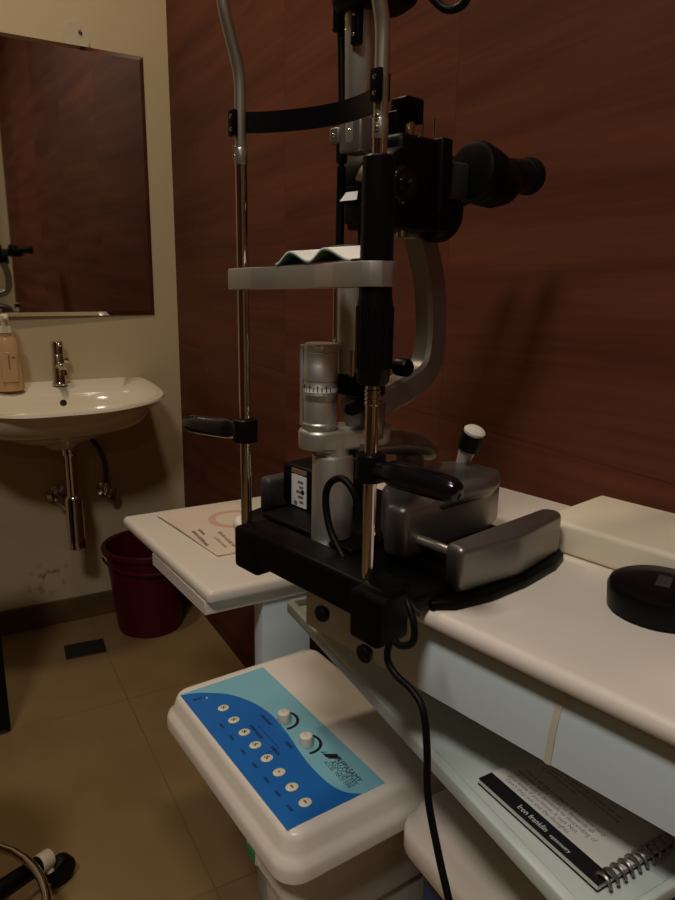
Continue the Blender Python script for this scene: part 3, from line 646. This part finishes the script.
# joystick
J0, J1 = S(.082, .232, .988), S(.060, .230, 1.045); J = (J1 - J0)
js = MB().lathe(J0, J, [(0, .0065), (.004, .0075), (.022, .0100), (.024, .0108)], 'knobw', 24).build('joystick', sl)
MB().lathe(J0 + J.normalized() * .024, J, [(0, .0115), (.0005, .0128), (.021, .0138), (.0215, .012)], 'rubber', 28).build('grip_band', js, label='black rubber grip band')
MB().lathe(J0 + J.normalized() * .0455, J, [(0, .0122), (.003, .0125), (.0055, .010), (.0065, .004)], 'knobw', 24).build('end_button', js)
# head frame poles
def pole(a, s):
    MB().cyl(S(a, 0, .9385), S(a, 0, 1.31), .0058, 'chrome', n=20).build('head_pole', sl)
    MB().tube([S(a, 0, 1.308 if s > 0 else 1.2915), S(a, 0, 1.34), S(a, 0, 1.376), S(a, -.004, 1.395), S(a, -.011, 1.417), S(a, -.016, 1.435), S(a, -.018, 1.46), S(a - s * .01, -.018, 1.50), S(a - s * .035, -.018, 1.53), S(.093, -.018, 1.538)], .0057, 'satin', 16, 6).cyl(S(a, 0, 1.303), S(a, 0, 1.318), .0063, 'satin', n=20, ch=.001).build('upper_tube', sl, label='satin grey bent upper tube')
pole(.187, 1); pole(0, -1)
mb = MB(); n = 14
mb.ribbon([S(.187 * (1 - k / n) - .004 * k / n, .004 + .034 * math.sin(PI * k / n) ** .8 if 0 < k < n else .004, 1.341 - .001 * k / n) for k in range(n + 1)], (0, 0, 1), .0185, .0022, 'black', 2)
bb = mb.build('brow_band', sl, smooth=60)
for a, za, zb in ((.189, 1.328, 1.351), (-.002, 1.328, 1.351)):
    MB().box(-.0095, -.0055, a - .0055, a + .0055, za - ZT, zb - ZT, 'black', .001, 2).build('band_clamp', sl)
    for z in (za + .006, zb - .006, za - .010, za - .018): MB().lathe(S(a, -.0085 if z > za else -.006, z), (-1, 0, 0), [(0, .0021), (.0012, .0019), (.0018, .001)], 'chrome', 10).build('screw', sl)
MB().lathe(S(0, 0, 1.190), (0, 0, 1), [(0, .0135), (.100, .0128), (.1015, .0115)], 'black', 30).build('pole_sleeve', sl)
mb = MB(); mb.lathe(S(0, 0, 1.114), (0, 0, 1), [(0, .011), (.003, .0135), (.03, .0145), (.066, .0145), (.072, .0135), (.080, .0135)], 'black', 30)
for k in range(16):
    a = 2 * PI * k / 16; p = Vector((.0142 * math.cos(a), .0142 * math.sin(a), 0)); mb.cyl(S(0, 0, 1.128) + p, S(0, 0, 1.178) + p, .0014, 'black', n=6)
mb.build('height_grip', sl, label='ribbed black height adjusting grip')
mb = MB()
for k in range(4): mb.lathe(S(0, 0, 1.097 + .0036 * k), (0, 0, 1), [(0, .0058), (.0008, .0068), (.0018, .0068), (.0026, .0058)], 'chrome', 20)
mb.build('pole_rings', sl)
# chin rest
mb = MB(); cr = []
mb.prism([(-.0145, .192), (-.016, .150), (-.009, .120), (-.009, .065), (-.016, .035), (-.017, .0), (-.0145, -.008), (-.007, -.0135), (.004, -.014), (.013, -.010), (.016, .0), (.014, .03), (.03, .06), (.03, .13), (.012, .16), (.010, .190), (.004, .1945), (-.010, .1945)], 1.1865 - ZT, 1.2065 - ZT, 'silver', .0012, 2)
mb.v = [(x, y, z + (.19 - y) * .034) for x, y, z in mb.v]; mb.build('chin_rest', sl)
# handles
def handle(a, s, za, zb, r, k, k2):
    d = S(a + s * k2, 0, zb) - S(a, 0, za); q = k2 / .118; h = MB()
    h.lathe(S(a, 0, za) + d.normalized() * .008, d, [(0, .008), (.012, .0085), (.018, r * .93), (.028, r), (.085 * q, r * .96), (.104 * q, r * .88), (.111 * q, r * .66), (.113 * q, r * .3)], 'gloss', 28)
    o = h.build('handle', sl)
    MB().cyl(S(a, 0, za - .0122), S(a, 0, za + .0122), k, 'black', n=26, ch=.002).build('clamp', o)
handle(.187, 1, 1.043, 1.031, .0112, .0130, .118); handle(0, -1, 1.043, 1.044, .0117, .0130, .091)
# cables
mb = MB(); mb.tube([S(.046, .034, .975), S(.050, .030, 1.000), S(.064, .027, 1.013), S(.079, .024, 1.006), S(.083, .022, .988), S(.073, .02, .960), S(.050, .018, .937), S(.04, .012, .931), S(.0, -.012, .932), S(-.055, -.030, .946)], .0036, 'rubber', 10); mb.build('lamp_cable', sl)
mb = MB(); mb.tube([S(-.058, .004, .928), S(-.066, -.016, .944), S(-.074, -.030, .957), S(-.086, -.034, .943), S(-.085, -.033, .926), S(-.072, -.032, .917), S(-.061, -.030, .916), S(-.056, -.030, .906), S(-.057, -.030, .895), S(-.067, -.030, .887), S(-.084, -.030, .882), S(-.098, -.032, .872), S(-.107, -.036, .845), S(-.114, -.040, .807), S(-.131, -.045, .77), S(-.146, -.050, .746), S(-.158, -.052, .72), S(-.180, -.056, .65), S(-.20, -.06, .5), S(-.21, -.07, .2), S(-.21, -.10, .02), S(-.24, -.2, .006), S(-.30, -.3, .006)], .0030, 'rubber', 10); mb.build('power_cable', sl)
mb = MB(); mb.tube([S(.062, .10, 1.455), S(.045, .115, 1.432), S(.030, .12, 1.428), S(.018, .12, 1.437), S(.014, .12, 1.47), S(.03, .11, 1.49), S(.06, .10, 1.49)], .0036, 'rubber', 10); mb.build('bulb_cable', sl)
# tissue on the chin rest
mb = MB(); vs = []; n = 30; prof = []
for k in range(n + 1):
    a = .120 - .101 * k / n; t_ = k / n
    keys = [(0, .2085), (.2, .2185), (.47, .2095), (.66, .2190), (1, .2085)]
    for (t0, h0), (t1, h1) in zip(keys, keys[1:]):
        if t0 <= t_ <= t1: q = (t_ - t0) / (t1 - t0); q = q * q * (3 - 2 * q); h = h0 + (h1 - h0) * q
    prof.append((a, 1.0008 + h + (.19 - a) * .034))
for mname, dz in (('tgreen', 0), ('tissue', .0012)):
    top_ = [S(a, -.010, z + dz - .0015) for a, z in prof]; bk = [S(a, .034, z + dz + .002) for a, z in prof]
    th = .0011
    ring = [top_, bk, [p + Vector((0, 0, -th)) for p in bk], [p + Vector((0, 0, -th)) for p in top_], top_]
    mb.rings(ring, mname, False, False, False)
o = mb.build('tissue_sheet'); o.location = (OX, OY, ZT); o.rotation_euler = (0, 0, TH)
tag(o, 'wavy white paper tissue with green backing lying on the silver chin rest', 'tissue')

# ------------------------------------------------------------------ ceiling lamps, with one added at the far end of the room
def ceiling_light(x, y, w, colr, lab):
    t = thing('ceiling_light', lab, 'lamp', (x, y, HC))
    MB().lathe((0, 0, -.0005), (0, 0, -1), [(0, .24 if colr is COOL else .13), (.01, .238 if colr is COOL else .128), (.012, .22 if colr is COOL else .11)], 'ceil', 36).build('trim_ring', t)
    l = bpy.data.lights.new('lamp_disc', 'AREA'); l.shape = 'DISK'; l.size = .42 if colr is COOL else .2; l.energy = w; l.color = colr
    o = bpy.data.objects.new('lamp_light', l); COL.objects.link(o); o.location = (x, y, HC - .02)
WARM, COOL = (1, .81, .57), (1, .92, .84)
ceiling_light(.22, 1.62, 9., WARM, 'round recessed ceiling lamp above the wash basin')
ceiling_light(.04, .38, 2.5, WARM, 'round recessed ceiling lamp above the slit lamp')
ceiling_light(-.65, -.15, 24, COOL, 'round recessed ceiling lamp in the middle of the room')
ceiling_light(-1.2, -2.6, 4, WARM, 'added round fill lamp on the ceiling in the unseen far half of the room')  # added weak fill behind the camera, no known fitting


w = bpy.data.worlds.new('room_ambient'); scene.world = w; w.use_nodes = True
w.node_tree.nodes['Background'].inputs[0].default_value = (1, .85, .65, 1); w.node_tree.nodes['Background'].inputs[1].default_value = .03

# ------------------------------------------------------------------ camera
cam = bpy.data.cameras.new('camera'); co = bpy.data.objects.new('camera', cam); COL.objects.link(co)
P_, HD, RL = math.radians(13.85), math.radians(29.6), math.radians(.95)
fh = Vector((math.sin(HD), math.cos(HD), 0)); rt = Vector((math.cos(HD), -math.sin(HD), 0)); up = Vector((0, 0, 1))
fw = fh * math.cos(P_) - up * math.sin(P_); u2 = up * math.cos(P_) + fh * math.sin(P_)
R_ = rt * math.cos(RL) + u2 * math.sin(RL); U_ = u2 * math.cos(RL) - rt * math.sin(RL)
co.matrix_world = Matrix(((R_.x, U_.x, -fw.x, 0), (R_.y, U_.y, -fw.y, 0), (R_.z, U_.z, -fw.z, 1.2), (0, 0, 0, 1)))
cam.sensor_fit = 'VERTICAL'; cam.sensor_height = 36; cam.lens = 700 / 900 * 36; cam.clip_start = .02
scene.camera = co
scene.cycles.caustics_reflective = False; scene.cycles.caustics_refractive = False
scene.view_settings.view_transform = 'Standard'; scene.view_settings.look = 'None'; scene.view_settings.gamma = 1; scene.view_settings.use_curve_mapping = False
scene.view_settings.exposure = 0
